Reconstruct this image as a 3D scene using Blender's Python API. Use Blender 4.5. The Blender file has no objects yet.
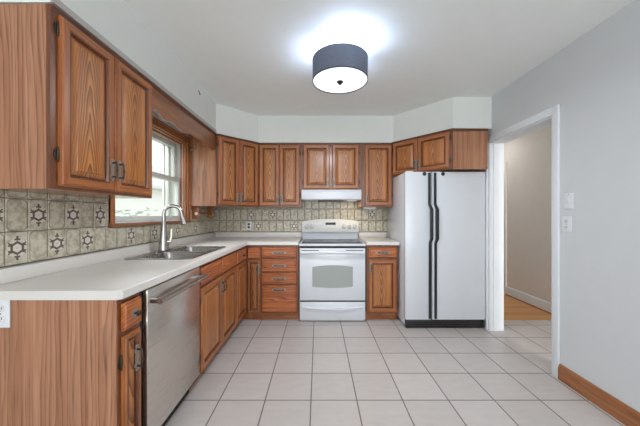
import bpy, bmesh, math, random
from mathutils import Vector, Matrix
random.seed(7)
PI = math.pi
SC = bpy.context.scene
COL = SC.collection

def lin(c):
    c /= 255.0
    return c / 12.92 if c <= 0.04045 else ((c + 0.055) / 1.055) ** 2.4
def rgb(r, g, b): return (lin(r), lin(g), lin(b), 1.0)

# ------------------------------------------------------------------ camera
EYE = 1.22
cd = bpy.data.cameras.new('camera'); cam = bpy.data.objects.new('camera', cd); COL.objects.link(cam)
cam.location = (0, 0, EYE); cam.rotation_euler = (PI / 2, 0, 0)
cd.sensor_width = 36; cd.lens = 270 / 640 * 36
cd.shift_x = 2 / 640; cd.shift_y = 1.5 / 640
cd.clip_start = 0.02
SC.camera = cam

# ------------------------------------------------------------------ world, lights, exposure
w = bpy.data.worlds.new('world'); SC.world = w; w.use_nodes = True
bg = w.node_tree.nodes['Background']
bg.inputs[0].default_value = (0.90, 0.96, 1.0, 1); bg.inputs[1].default_value = 1.75
def area(name, loc, rot, sx, sy, power, color):
    l = bpy.data.lights.new(name, 'AREA'); l.shape = 'RECTANGLE'; l.size = sx; l.size_y = sy
    l.energy = power; l.color = color
    o = bpy.data.objects.new(name, l); COL.objects.link(o); o.location = loc; o.rotation_euler = rot
    return o
# daylight coming through the kitchen window, then unseen fill lights added behind the viewer and in the hall
area('daylight_window', (-2.9, 2.2, 3.3), (0, -PI / 4, 0), 1.6, 2.2, 160, (0.95, 0.98, 1.0))
area('rear_fill', (0.2, -2.3, 1.35), (PI / 2 + 0.45, 0, 0), 3.0, 1.9, 58, (0.965, 0.985, 1.0))  # soft fill added behind the viewer, tilted up to brighten ceiling and walls
area('hall_fill', (2.41, -2.3, 1.35), (PI / 2, 0, 0), 0.8, 1.9, 120, (1.0, 0.98, 0.96))  # fill added at the open end of the hall to brighten its wall
area('hall_end_fill', (2.42, 4.2, 2.40), (0, 0, 0), 0.4, 0.5, 4, (1.0, 0.98, 0.95))  # unseen ceiling fill added to brighten the far hall
SC.view_settings.view_transform = 'Standard'; SC.view_settings.look = 'None'
SC.view_settings.gamma = 1.0; SC.view_settings.use_curve_mapping = False
SC.view_settings.exposure = 0.05
SC.cycles.max_bounces = 10; SC.cycles.diffuse_bounces = 6
SC.cycles.sample_clamp_indirect = 6
SC.cycles.use_denoising = True

# ------------------------------------------------------------------ node helpers
class NT:
    def __init__(s, name):
        s.m = bpy.data.materials.new(name); s.m.use_nodes = True
        s.t = s.m.node_tree; s.bsdf = s.t.nodes['Principled BSDF']
    def n(s, kind, **kw):
        x = s.t.nodes.new(kind)
        for k, v in kw.items(): setattr(x, k, v)
        return x
    def put(s, sock, v):
        if isinstance(v, bpy.types.NodeSocket): s.t.links.new(v, sock)
        else: sock.default_value = v
    def math(s, op, a, b=None, c=None):
        x = s.n('ShaderNodeMath', operation=op)
        s.put(x.inputs[0], a)
        if b is not None: s.put(x.inputs[1], b)
        if c is not None: s.put(x.inputs[2], c)
        return x.outputs[0]
    def comb(s, a, b, c):
        x = s.n('ShaderNodeCombineXYZ')
        for i, v in enumerate((a, b, c)): s.put(x.inputs[i], v)
        return x.outputs[0]
    def noise(s, vec, scale=1.0, detail=2.0, rough=0.5):
        x = s.n('ShaderNodeTexNoise'); s.put(x.inputs['Vector'], vec)
        x.inputs['Scale'].default_value = scale; x.inputs['Detail'].default_value = detail
        x.inputs['Roughness'].default_value = rough
        return x.outputs['Fac']
    def mix(s, f, a, b):
        x = s.n('ShaderNodeMix', data_type='RGBA')
        s.put(x.inputs[0], f); s.put(x.inputs[6], a); s.put(x.inputs[7], b)
        return x.outputs[2]
    def smooth(s, v, a, b):
        x = s.n('ShaderNodeMapRange', interpolation_type='SMOOTHSTEP')
        s.put(x.inputs[0], v); x.inputs[1].default_value = a; x.inputs[2].default_value = b
        return x.outputs[0]
    def coords(s, which='Object'):
        tc = s.n('ShaderNodeTexCoord'); sp = s.n('ShaderNodeSeparateXYZ')
        s.t.links.new(tc.outputs[which], sp.inputs[0])
        return sp.outputs[0], sp.outputs[1], sp.outputs[2]
    def rand(s): return s.n('ShaderNodeObjectInfo').outputs['Random']
    def base(s, v, rough=0.5, metal=0.0, **kw):
        s.put(s.bsdf.inputs['Base Color'], v); s.put(s.bsdf.inputs['Roughness'], rough)
        s.put(s.bsdf.inputs['Metallic'], metal)
        for k, q in kw.items(): s.put(s.bsdf.inputs[k.replace('_', ' ')], q)
        return s.m

def plain(name, c, rough=0.5, metal=0.0, **kw):
    """painted / moulded surface with a faint mottling"""
    t = NT(name); x, y, z = t.coords()
    f = t.noise(t.comb(x, y, z), 9.0, 3.0)
    d = tuple(v * 0.95 for v in c[:3]) + (1,)
    return t.base(t.mix(f, c, d), rough, metal, **kw)

def oak(name, axis, light, mid, dark, cathedral=False, rough=0.36, lines=22.0, strong=0.5, wave=6.0):
    """stained oak: arrow-shaped cathedral grain on panels, straight wavering grain elsewhere"""
    t = NT(name); x, y, z = t.coords(); r = t.rand()
    if axis == 'h': x, z = z, x                      # grain runs along local x instead of z
    if axis == 'd': y, z = z, y                      # grain runs along local y
    off = t.math('MULTIPLY', r, 37.0)
    zo = t.math('ADD', z, off)
    if cathedral:
        x0 = t.math('ADD', x, t.math('MULTIPLY', t.math('SUBTRACT', r, 0.5), 0.03))
        wob = t.noise(t.comb(t.math('MULTIPLY', x, 14.0), t.math('ADD', y, off), t.math('MULTIPLY', zo, 4.0)), 1.0, 2.0)
        par = t.math('MULTIPLY', t.math('POWER', t.math('ABSOLUTE', x0), 1.45), 26.0)
        sgn = t.math('SIGN', t.math('SUBTRACT', t.math('FRACT', t.math('MULTIPLY', r, 7.31)), 0.35))
        f = t.math('ADD', t.math('MULTIPLY', t.math('ADD', t.math('MULTIPLY', z, sgn), par), 8.5), t.math('MULTIPLY', wob, 2.0))
        fr = t.math('FRACT', f)
        band = t.math('MULTIPLY', t.math('POWER', fr, 1.8), t.math('SUBTRACT', 1.0, t.smooth(fr, 0.9, 1.0)))
        band = t.math('MULTIPLY', band, t.math('SUBTRACT', 1.0, t.math('MULTIPLY', t.smooth(t.math('ABSOLUTE', x0), 0.03, 0.09), 0.6)))
        strong = 1.0
    else:
        n1 = t.noise(t.comb(t.math('MULTIPLY', x, 11.0), t.math('MULTIPLY', y, 11.0), t.math('MULTIPLY', zo, 1.1)), 1.0, 2.0)
        f = t.math('ADD', t.math('MULTIPLY', n1, wave), t.math('MULTIPLY', t.math('ADD', x, y), lines))
        fr = t.math('FRACT', f)
        band = t.math('MULTIPLY', t.math('POWER', fr, 2.5), t.math('SUBTRACT', 1.0, t.smooth(fr, 0.9, 1.0)))
        m1 = t.noise(t.comb(t.math('MULTIPLY', x, 5.0), t.math('MULTIPLY', y, 5.0), t.math('MULTIPLY', zo, 1.4)), 1.0, 1.0)
        band = t.math('MULTIPLY', band, t.smooth(m1, 0.2, 0.55))
    po = t.noise(t.comb(t.math('MULTIPLY', x, 210.0), t.math('MULTIPLY', y, 210.0), t.math('MULTIPLY', zo, 6.0)), 1.0, 2.0)
    pores = t.smooth(po, 0.50, 0.74)
    bl = t.noise(t.comb(t.math('MULTIPLY', x, 30.0), t.math('MULTIPLY', y, 30.0), t.math('MULTIPLY', zo, 1.2)), 1.0, 3.0)
    c = t.mix(t.smooth(bl, 0.3, 0.7), light, mid)
    c = t.mix(t.math('MULTIPLY', band, strong), c, dark)
    c = t.mix(t.math('MULTIPLY', pores, t.math('ADD', 0.22, t.math('MULTIPLY', band, 0.5))), c, tuple(v * 0.6 for v in dark[:3]) + (1,))
    return t.base(c, rough, 0.0, Coat_Weight=0.3, Coat_Roughness=0.2)

M = {}
M['panel'] = oak('oak_panel', 'v', rgb(192, 126, 68), rgb(168, 102, 50), rgb(70, 34, 15), True)
FL, FM, FD = rgb(172, 106, 57), rgb(150, 85, 42), rgb(82, 42, 19)
M['oak_v'] = oak('oak_upright', 'v', FL, FM, FD)
M['oak_h'] = oak('oak_level', 'h', FL, FM, FD)
M['oak_front'] = oak('oak_drawer_front', 'h', rgb(196, 114, 58), rgb(166, 86, 40), rgb(72, 32, 14), lines=52, strong=1.0, wave=8.0)
M['oak_frame'] = oak('oak_face_frame', 'v', rgb(122, 72, 40), rgb(104, 58, 30), rgb(70, 38, 20))
M['oak_end'] = oak('oak_veneer', 'v', rgb(180, 130, 98), rgb(156, 105, 75), rgb(90, 55, 36), rough=0.25, lines=48, strong=.7, wave=5.0)
M['oak_dark'] = oak('oak_moulding', 'h', rgb(104, 62, 40), rgb(88, 50, 31), rgb(62, 34, 22))
M['oak_groove_shade'] = oak('oak_door_groove_shade', 'v', rgb(118, 68, 38), rgb(102, 56, 31), rgb(66, 34, 19))  # darker oak that puts shade into the door grooves by colour
M['oak_base'] = oak('oak_baseboard', 'd', rgb(160, 104, 62), rgb(144, 88, 50), rgb(110, 64, 36))
M['oak_vd'] = oak('oak_valance', 'd', rgb(148, 94, 60), rgb(126, 76, 46), rgb(88, 50, 28))
M['wall'] = plain('wall_paint', rgb(206, 209, 211), 0.6)
M['ceiling'] = plain('ceiling_paint', rgb(234, 237, 235), 0.75)
M['soffit'] = plain('soffit_paint', rgb(222, 225, 221), 0.7)
M['bead'] = plain('grey_strip', rgb(176, 172, 168), 0.6)
M['trim'] = plain('white_trim_paint', rgb(222, 226, 230), 0.35)
M['hall'] = plain('hall_paint', rgb(220, 214, 207), 0.6)
M['appl'] = plain('white_enamel', rgb(212, 216, 222), 0.25, Coat_Weight=0.3)
M['appl2'] = plain('white_plastic', rgb(220, 220, 216), 0.35)
M['black'] = plain('black_plastic', rgb(34, 34, 36), 0.35)
M['gap'] = plain('dark_recess', rgb(44, 36, 32), 0.6)
M['plate'] = plain('plate_plastic', rgb(220, 223, 228), 0.3)
M['slot'] = plain('slot_dark', rgb(60, 60, 62), 0.5)
M['pewter'] = plain('antique_pewter', rgb(150, 143, 134), 0.4, 0.45)
M['bronze'] = plain('dark_bronze', rgb(70, 62, 54), 0.45, 0.7)
M['chrome'] = plain('brushed_nickel', rgb(172, 170, 167), 0.26, 1.0)
M['glass_top'] = plain('ceramic_glass', rgb(66, 69, 76), 0.16, Specular_IOR_Level=0.12)
M['knobgrey'] = plain('grey_white_knob', rgb(196, 198, 200), 0.35)
M['ring'] = plain('burner_print', rgb(96, 98, 104), 0.2)
M['oven_glass'] = plain('oven_glass', rgb(150, 156, 152), 0.12, Coat_Weight=0.6)
M['vinyl'] = plain('white_vinyl', rgb(204, 206, 199), 0.4)
M['drum'] = None
M['knobw'] = plain('porcelain', rgb(232, 226, 216), 0.3)

def steel(name, axis, c, rough):
    t = NT(name); x, y, z = t.coords()
    if axis == 'v': v = t.comb(t.math('MULTIPLY', x, 3.0), t.math('MULTIPLY', y, 3.0), t.math('MULTIPLY', z, 420.0))
    else: v = t.comb(t.math('MULTIPLY', x, 3.0), t.math('MULTIPLY', y, 300.0), t.math('MULTIPLY', z, 3.0))
    f = t.noise(v, 1.0, 2.0)
    col = t.mix(f, c, tuple(q * 0.82 for q in c[:3]) + (1,))
    return t.base(col, t.math('ADD', rough, t.math('MULTIPLY', f, 0.10)), 1.0)
M['steel'] = steel('brushed_steel', 'v', rgb(226, 220, 212), 0.24)
M['sink'] = steel('sink_steel', 'd', rgb(158, 156, 153), 0.22)

def counter_mat():
    t = NT('speckled_laminate'); x, y, z = t.coords(); v = t.comb(x, y, z)
    f = t.smooth(t.noise(v, 420.0, 2.0), 0.56, 0.68); g = t.noise(v, 6.0, 3.0)
    c = t.mix(g, rgb(216, 212, 207), rgb(207, 203, 197))
    return t.base(t.mix(t.math('MULTIPLY', f, 0.35), c, rgb(168, 164, 160)), 0.32)
M['counter'] = counter_mat()

T = 0.301
def floor_mat():
    t = NT('ceramic_floor_tile'); x, y, z = t.coords()
    u = t.math('DIVIDE', t.math('ADD', x, 0.046), T); v = t.math('DIVIDE', t.math('SUBTRACT', y, 1.774), T)
    fu = t.math('ABSOLUTE', t.math('SUBTRACT', t.math('FRACT', t.math('ADD', u, 0.5)), 0.5))
    fv = t.math('ABSOLUTE', t.math('SUBTRACT', t.math('FRACT', t.math('ADD', v, 0.5)), 0.5))
    d = t.math('MINIMUM', fu, fv)
    tile = t.smooth(d, 0.009, 0.017)
    cell = t.n('ShaderNodeTexWhiteNoise', noise_dimensions='2D')
    t.put(cell.inputs['Vector'], t.comb(t.math('FLOOR', u), t.math('FLOOR', v), 0.0))
    n = t.noise(t.comb(x, t.math('MULTIPLY', y, 2.5), z), 9.0, 4.0)
    k = t.math('ADD', t.math('MULTIPLY', n, 0.75), t.math('MULTIPLY', cell.outputs['Value'], 0.3))
    c = t.mix(k, rgb(200, 194, 191), rgb(180, 173, 169))
    c = t.mix(tile, rgb(112, 104, 98), c)
    b = t.n('ShaderNodeBump'); b.inputs['Strength'].default_value = 0.5; b.inputs['Distance'].default_value = 0.002
    t.put(b.inputs['Height'], tile); t.put(t.bsdf.inputs['Normal'], b.outputs[0])
    return t.base(c, t.math('SUBTRACT', 0.62, t.math('MULTIPLY', tile, 0.27)))
M['floor'] = floor_mat()

def plank_mat():
    t = NT('hall_hardwood'); x, y, z = t.coords()
    v = t.math('DIVIDE', y, 0.057); row = t.math('FLOOR', v)
    cell = t.n('ShaderNodeTexWhiteNoise', noise_dimensions='1D'); t.put(cell.inputs['W'], row)
    g = t.noise(t.comb(t.math('MULTIPLY', x, 3.0), t.math('MULTIPLY', y, 90.0), row), 1.0, 2.0)
    k = t.math('ADD', t.math('MULTIPLY', g, 0.6), t.math('MULTIPLY', cell.outputs['Value'], 0.5))
    c = t.mix(k, rgb(214, 160, 98), rgb(176, 118, 64))
    fr = t.math('ABSOLUTE', t.math('SUBTRACT', t.math('FRACT', v), 0.5))
    c = t.mix(t.smooth(fr, 0.47, 0.5), c, rgb(104, 66, 36))
    return t.base(c, 0.3)
M['plank'] = plank_mat()

def tile_mat(name, decor):
    """one wall tile, UV 0..1 over the tile (4 x 6.4 in); cut-corner line, or flower medallion"""
    t = NT(name)
    uv = t.n('ShaderNodeUVMap'); sp = t.n('ShaderNodeSeparateXYZ'); t.t.links.new(uv.outputs[0], sp.inputs[0])
    geo = t.n('ShaderNodeNewGeometry')
    px = t.math('MULTIPLY', t.math('SUBTRACT', sp.outputs[0], 0.5), 0.097)     # metres from the tile's middle
    py = t.math('MULTIPLY', t.math('SUBTRACT', sp.outputs[1], 0.5), 0.155)
    ax, ay = t.math('ABSOLUTE', px), t.math('ABSOLUTE', py)
    n = t.noise(geo.outputs['Position'], 30.0, 4.0, 0.65)
    n2 = t.noise(geo.outputs['Position'], 7.0, 2.0)
    c = t.mix(t.smooth(n, 0.36, 0.66), rgb(206, 201, 184), rgb(156, 148, 128))
    c = t.mix(t.math('MULTIPLY', n2, 0.5), c, rgb(182, 174, 154))
    # olive border line with cut corners
    q = t.math('MAXIMUM', t.math('SUBTRACT', ax, 0.0425), t.math('SUBTRACT', ay, 0.0715))
    q2 = t.math('SUBTRACT', t.math('MULTIPLY', t.math('ADD', ax, ay), 0.7071), 0.072)
    d = t.math('ABSOLUTE', t.math('MAXIMUM', q, q2))
    line = t.math('SUBTRACT', 1.0, t.smooth(d, 0.0012, 0.003))
    if not decor:
        c = t.mix(t.math('MULTIPLY', line, 0.75), c, rgb(120, 110, 88))
    else:
        dk = rgb(70, 56, 48)
        rad = t.math('SQRT', t.math('ADD', t.math('MULTIPLY', px, px), t.math('MULTIPLY', py, py)))
        hexr = t.math('MAXIMUM', ax, t.math('ADD', t.math('MULTIPLY', ax, 0.5), t.math('MULTIPLY', ay, 0.866)))
        halo = t.math('SUBTRACT', 1.0, t.smooth(hexr, 0.040, 0.045))
        c = t.mix(t.math('MULTIPLY', halo, 0.7), c, rgb(214, 208, 196))
        ring = t.math('SUBTRACT', 1.0, t.smooth(t.math('ABSOLUTE', t.math('SUBTRACT', hexr, 0.0235)), 0.0042, 0.0062))
        tot = ring
        for cx, cy, rr in ((0.0, 0.042, 0.0075), (0.0, 0.052, 0.0055), (0.009, 0.040, 0.0045), (0.028, 0.016, 0.0075), (0.035, 0.024, 0.004), (0.036, 0.013, 0.004), (0.0, 0.030, 0.004)):
            dx, dy = t.math('SUBTRACT', ax, cx), t.math('SUBTRACT', ay, cy)
            dd = t.math('SQRT', t.math('ADD', t.math('MULTIPLY', dx, dx), t.math('MULTIPLY', dy, dy)))
            tot = t.math('MAXIMUM', tot, t.math('SUBTRACT', 1.0, t.smooth(dd, rr * 0.8, rr * 1.15)))
        c = t.mix(t.math('MULTIPLY', tot, 0.92), c, dk)
        core = t.math('SUBTRACT', 1.0, t.smooth(hexr, 0.015, 0.018))
        c = t.mix(core, c, rgb(214, 206, 196))
        dot = t.math('SUBTRACT', 1.0, t.smooth(rad, 0.003, 0.005))
        c = t.mix(t.math('MULTIPLY', dot, 0.5), c, rgb(150, 130, 112))
    return t.base(c, 0.3)
M['tile'] = tile_mat('mottled_wall_tile', False)
M['tile_decor'] = tile_mat('flower_wall_tile', True)
M['grout'] = plain('wall_grout', rgb(104, 95, 76), 0.8)

def emit(name, c, s):
    t = NT(name); t.put(t.bsdf.inputs['Emission Color'], c); t.put(t.bsdf.inputs['Emission Strength'], s)
    return t.base(rgb(230, 235, 245), 0.4)
M['lampglow'] = emit('lit_diffuser', (0.86, 0.93, 1.0, 1), 1.05)
def drum_mat():
    t = NT('slate_fabric'); x, y, z = t.coords()
    f = t.noise(t.comb(t.math('MULTIPLY', x, 40.0), t.math('MULTIPLY', y, 40.0), t.math('MULTIPLY', z, 600.0)), 1.0, 2.0)
    return t.base(t.mix(f, rgb(110, 117, 131), rgb(76, 83, 99)), 0.7)
M['drum'] = drum_mat()
def glass_mat():
    t = NT('window_glass')
    tr = t.n('ShaderNodeBsdfTransparent'); gl = t.n('ShaderNodeBsdfGlossy'); gl.inputs['Roughness'].default_value = 0.02
    fr = t.n('ShaderNodeFresnel'); fr.inputs[0].default_value = 1.35
    mx = t.n('ShaderNodeMixShader'); ge = t.n('ShaderNodeNewGeometry')      # only the outer faces of the pane mirror; inside it light just passes
    t.put(mx.inputs[0], t.math('MULTIPLY', fr.outputs[0], t.math('SUBTRACT', 1.0, ge.outputs['Backfacing'])))
    t.t.links.new(tr.outputs[0], mx.inputs[1]); t.t.links.new(gl.outputs[0], mx.inputs[2])
    t.t.links.new(mx.outputs[0], t.t.nodes['Material Output'].inputs[0])
    return t.m
M['glass'] = glass_mat()
M['siding'] = plain('pale_siding', rgb(236, 232, 226), 0.8)
M['roofing'] = plain('pale_shingle', rgb(206, 204, 204), 0.9)
M['lawn'] = plain('lawn', rgb(186, 196, 172), 0.9)
M['leaf'] = plain('shrub_leaf', rgb(206, 216, 200), 0.8)

# ------------------------------------------------------------------ mesh builder
class MB:
    def __init__(s): s.v = []; s.f = []; s.m = []
    def add(s, verts, faces, mat=0):
        b = len(s.v); s.v += [Vector(p) for p in verts]
        for i, f in enumerate(faces):
            s.f.append([b + k for k in f]); s.m.append(mat[i] if isinstance(mat, list) else mat)
        return s
    def frombm(s, bm, mat=0):
        bm.verts.index_update()
        s.add([v.co.copy() for v in bm.verts], [[v.index for v in f.verts] for f in bm.faces], mat); bm.free(); return s
    def box(s, x0, x1, y0, y1, z0, z1, mat=0, bev=0.0, seg=2):
        bm = bmesh.new()
        bmesh.ops.create_cube(bm, size=1.0)
        for v in bm.verts:
            v.co = Vector((x0 + (v.co.x + .5) * (x1 - x0), y0 + (v.co.y + .5) * (y1 - y0), z0 + (v.co.z + .5) * (z1 - z0)))
        if bev > 0: bmesh.ops.bevel(bm, geom=bm.edges[:], offset=bev, segments=seg, profile=0.5, affect='EDGES')
        return s.frombm(bm, mat)
    def prism(s, pts, a, b, axis='z', mat=0, bev=0.0):
        """polygon (2-D points) extruded from a to b along axis"""
        def p3(p, h):
            return {'z': (p[0], p[1], h), 'y': (p[0], h, p[1]), 'x': (h, p[0], p[1])}[axis]
        bm = bmesh.new()
        lo = [bm.verts.new(p3(p, a)) for p in pts]; hi = [bm.verts.new(p3(p, b)) for p in pts]
        bm.faces.new(lo); bm.faces.new(hi); n = len(pts)
        for i in range(n): bm.faces.new((lo[i], lo[(i + 1) % n], hi[(i + 1) % n], hi[i]))
        bmesh.ops.recalc_face_normals(bm, faces=bm.faces)
        if bev > 0:
            es = [e for e in bm.edges if len(e.link_faces) == 2 and e.calc_face_angle() > 0.5]
            bmesh.ops.bevel(bm, geom=es, offset=bev, segments=2, profile=0.5, affect='EDGES')
        return s.frombm(bm, mat)
    def lathe(s, prof, c=(0, 0, 0), axis='z', seg=24, mat=0):
        closed = prof[0] == prof[-1]                 # a ring needs no end caps
        """prof: list of (radius, height)"""
        vs = []; fs = []
        def p(r, h, a):
            u, v = r * math.cos(a), r * math.sin(a)
            q = {'z': (u, v, h), 'y': (u, h, v), 'x': (h, u, v)}[axis]
            return Vector(q) + Vector(c)
        for r, h in prof:
            for k in range(seg): vs.append(p(max(r, 1e-5), h, 2 * PI * k / seg))
        for i in range(len(prof) - 1):
            for k in range(seg):
                k2 = (k + 1) % seg
                fs.append([i * seg + k, i * seg + k2, (i + 1) * seg + k2, (i + 1) * seg + k])
        if not closed: fs.append(list(range(seg))); fs.append([(len(prof) - 1) * seg + k for k in range(seg)])
        return s.add(vs, fs, mat)
    def tube(s, pts, r, seg=12, mat=0):
        pts = [Vector(p) for p in pts]; n = len(pts)
        rs = r if isinstance(r, (list, tuple)) else [r] * n
        up = None; vs = []; fs = []
        for i, p in enumerate(pts):
            d = (pts[min(i + 1, n - 1)] - pts[max(i - 1, 0)]).normalized()
            if up is None:
                up = d.orthogonal().normalized()
            up = (up - d * up.dot(d)).normalized(); si = d.cross(up)
            for k in range(seg):
                a = 2 * PI * k / seg
                vs.append(p + (up * math.cos(a) + si * math.sin(a)) * rs[i])
        for i in range(n - 1):
            for k in range(seg):
                k2 = (k + 1) % seg
                fs.append([i * seg + k, i * seg + k2, (i + 1) * seg + k2, (i + 1) * seg + k])
        fs.append(list(range(seg))); fs.append([(n - 1) * seg + k for k in range(seg)])
        return s.add(vs, fs, mat)
    def loops(s, rect_loops, mats=(0, 0), close_first=True, close_last=True, cap=0):
        """nested rectangles: list of (x0,x1,z0,z1,y); mats = (side material, top/bottom material)"""
        vs = []; fs = []; ms = []
        for x0, x1, z0, z1, y in rect_loops: vs += [(x0, y, z0), (x1, y, z0), (x1, y, z1), (x0, y, z1)]
        for i in range(len(rect_loops) - 1):
            for k in range(4):
                k2 = (k + 1) % 4
                fs.append([i * 4 + k, i * 4 + k2, i * 4 + 4 + k2, i * 4 + 4 + k]); ms.append(mats[1] if k in (0, 2) else mats[0])
        if close_first: fs.append([3, 2, 1, 0]); ms.append(cap)
        if close_last:
            b = (len(rect_loops) - 1) * 4; fs.append([b, b + 1, b + 2, b + 3]); ms.append(cap)
        return s.add(vs, fs, ms)

ORG = {}
def obj(name, mb, mats, parent=None, origin=(0, 0, 0), sharp=35, recalc=True):
    """link the builder as one mesh; coordinates are those of the top-level thing"""
    o3 = Vector(origin)
    me = bpy.data.meshes.new(name)
    me.from_pydata([v - o3 for v in mb.v], [], mb.f)
    if recalc:
        bm = bmesh.new(); bm.from_mesh(me); bmesh.ops.recalc_face_normals(bm, faces=bm.faces); bm.to_mesh(me); bm.free()
    for m in (mats if isinstance(mats, (list, tuple)) else [mats]): me.materials.append(M[m] if isinstance(m, str) else m)
    for p, k in zip(me.polygons, mb.m): p.material_index = k; p.use_smooth = True
    me.set_sharp_from_angle(angle=math.radians(sharp))
    o = bpy.data.objects.new(name, me); COL.objects.link(o)
    if parent is not None: o.parent = parent; o.location = o3 - ORG[parent]
    else: o.location = o3
    ORG[o] = o3
    return o
def tag(o, label, cat, group=None):
    o['label'] = label; o['category'] = cat
    if group: o['group'] = group
    return o
def thing(name, label, cat, loc=(0, 0, 0), rot=0.0, group=None):
    o = bpy.data.objects.new(name, None); COL.objects.link(o)
    o.empty_display_size = 0.05
    o.location = loc; o.rotation_euler = (0, 0, rot); ORG[o] = Vector((0, 0, 0))
    return tag(o, label, cat, group)
def struct(name, mb, mats, label=None, parent=None, **kw):
    o = obj(name, mb, mats, parent, **kw)
    if parent is None: o['kind'] = 'structure'
    if label: o['label'] = label
    return o

# ------------------------------------------------------------------ the room
XL, XR, YB, CE = -1.42, 1.80, 3.68, 2.44
YN = -2.4
WY0, WY1, WZ0, WZ1 = 1.865, 2.905, 1.165, 1.985         # window opening
DY0, DY1, DZ = 2.063, 2.85, 1.978                        # doorway opening in the right wall
struct('floor', MB().box(-1.62, 3.02, YN, 3.12, -0.06, 0.0).box(-1.62, 1.95, 3.12, 3.85, -0.06, 0.0), 'floor', 'pale square ceramic floor tiles with grey grout')
struct('trim_1', MB().box(1.952, 3.02, 3.122, 5.0, -0.06, 0.0), 'plank', 'honey coloured hardwood floor of the hallway')
struct('ceiling', MB().box(-1.62, 3.02, YN, 5.0, CE, CE + 0.08), 'ceiling', 'flat white painted ceiling')
wl = MB()
wl.box(-1.62, XL, YN, WY0, 0, CE).box(-1.62, XL, WY1, YB, 0, CE).box(-1.62, XL, WY0, WY1, 0, WZ0).box(-1.62, XL, WY0, WY1, WZ1, CE)
struct('wall_left', wl, 'wall', 'left wall with the window over the sink')
struct('wall_back', MB().box(-1.62, XR, YB, YB + 0.14, 0, CE), 'wall', 'back wall behind the range')
wr = MB().box(XR, XR + 0.15, YN, DY0, 0, CE).box(XR, XR + 0.15, DY1, 5.0, 0, CE).box(XR, XR + 0.15, DY0, DY1, DZ, CE)
struct('wall_right', wr, 'wall', 'plain right wall with the cased doorway')
struct('wall_hall', MB().box(2.87, 3.02, YN, 5.0, 0, CE).box(1.95, 2.87, 4.9, 5.0, 0, CE), 'hall', 'beige hallway wall seen through the doorway')
sof = [(XL, 1.13), (-1.12, 1.13), (-1.12, 2.96), (-0.74, 3.34), (0.93, 3.34), (1.40, 2.80), (XR, 2.80), (XR, YB), (XL, YB)]
struct('wall_soffit', MB().prism(sof, 2.109, CE), 'soffit', 'painted soffit above the wall cabinets')
struct('trim_7', MB().prism([(-1.12, 2.112), (-1.112, 2.112), (-1.112, 2.142), (-1.12, 2.148)], 1.131, 2.955, 'y'), 'bead', 'thin grey strip where the left soffit meets the cabinets')  # slim projecting strip, greyer than the soffit above it
# door casing and jamb lining
tr = MB()
tr.box(1.782, XR, 2.005, DY0, 0, DZ + 0.062, bev=0.004).box(1.782, XR, DY1, 2.874, 0, DZ + 0.062, bev=0.004).box(1.783, XR, DY0, DY1, DZ, DZ + 0.062, bev=0.004)
tr.box(1.80, 1.952, DY0, DY0 + 0.014, 0, DZ).box(1.80, 1.952, DY1 - 0.014, DY1, 0, DZ).box(1.80, 1.952, DY0 + 0.014, DY1 - 0.014, DZ - 0.014, DZ)
tr.box(1.84, 1.875, DY1 - 0.024, DY1 - 0.014, 0, DZ - 0.014)
struct('trim_2', tr, 'trim', 'white painted casing and jamb of the doorway')
bb = MB().prism([(XR, 0), (1.779, 0), (1.779, 0.082), (1.784, 0.092), (1.786, 0.104), (1.792, 0.112), (XR, 0.112)], YN, 2.003, 'y')
struct('baseboard_right', bb, 'oak_base', 'brown wooden baseboard along the right wall')
bh = MB().prism([(2.87, 0.016), (2.852, 0.016), (2.852, 0.10), (2.858, 0.125), (2.87, 0.13)], YN, 4.10, 'y')
struct('baseboard_hall', bh, 'trim', 'white baseboard in the hallway')
struct('trim_3', MB().prism([(2.87, 0.0), (2.845, 0.0), (2.847, 0.010), (2.852, 0.016), (2.87, 0.016)], YN, 4.10, 'y'), 'oak_base', 'wooden shoe moulding under the hallway baseboard')
struct('trim_4', MB().box(2.848, 2.87, 4.10, 4.18, 0, 2.04, bev=0.004).box(2.848, 2.87, 4.18, 4.9, 1.98, 2.04, bev=0.004), 'hall', 'casing of a door at the end of the hallway')

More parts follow.
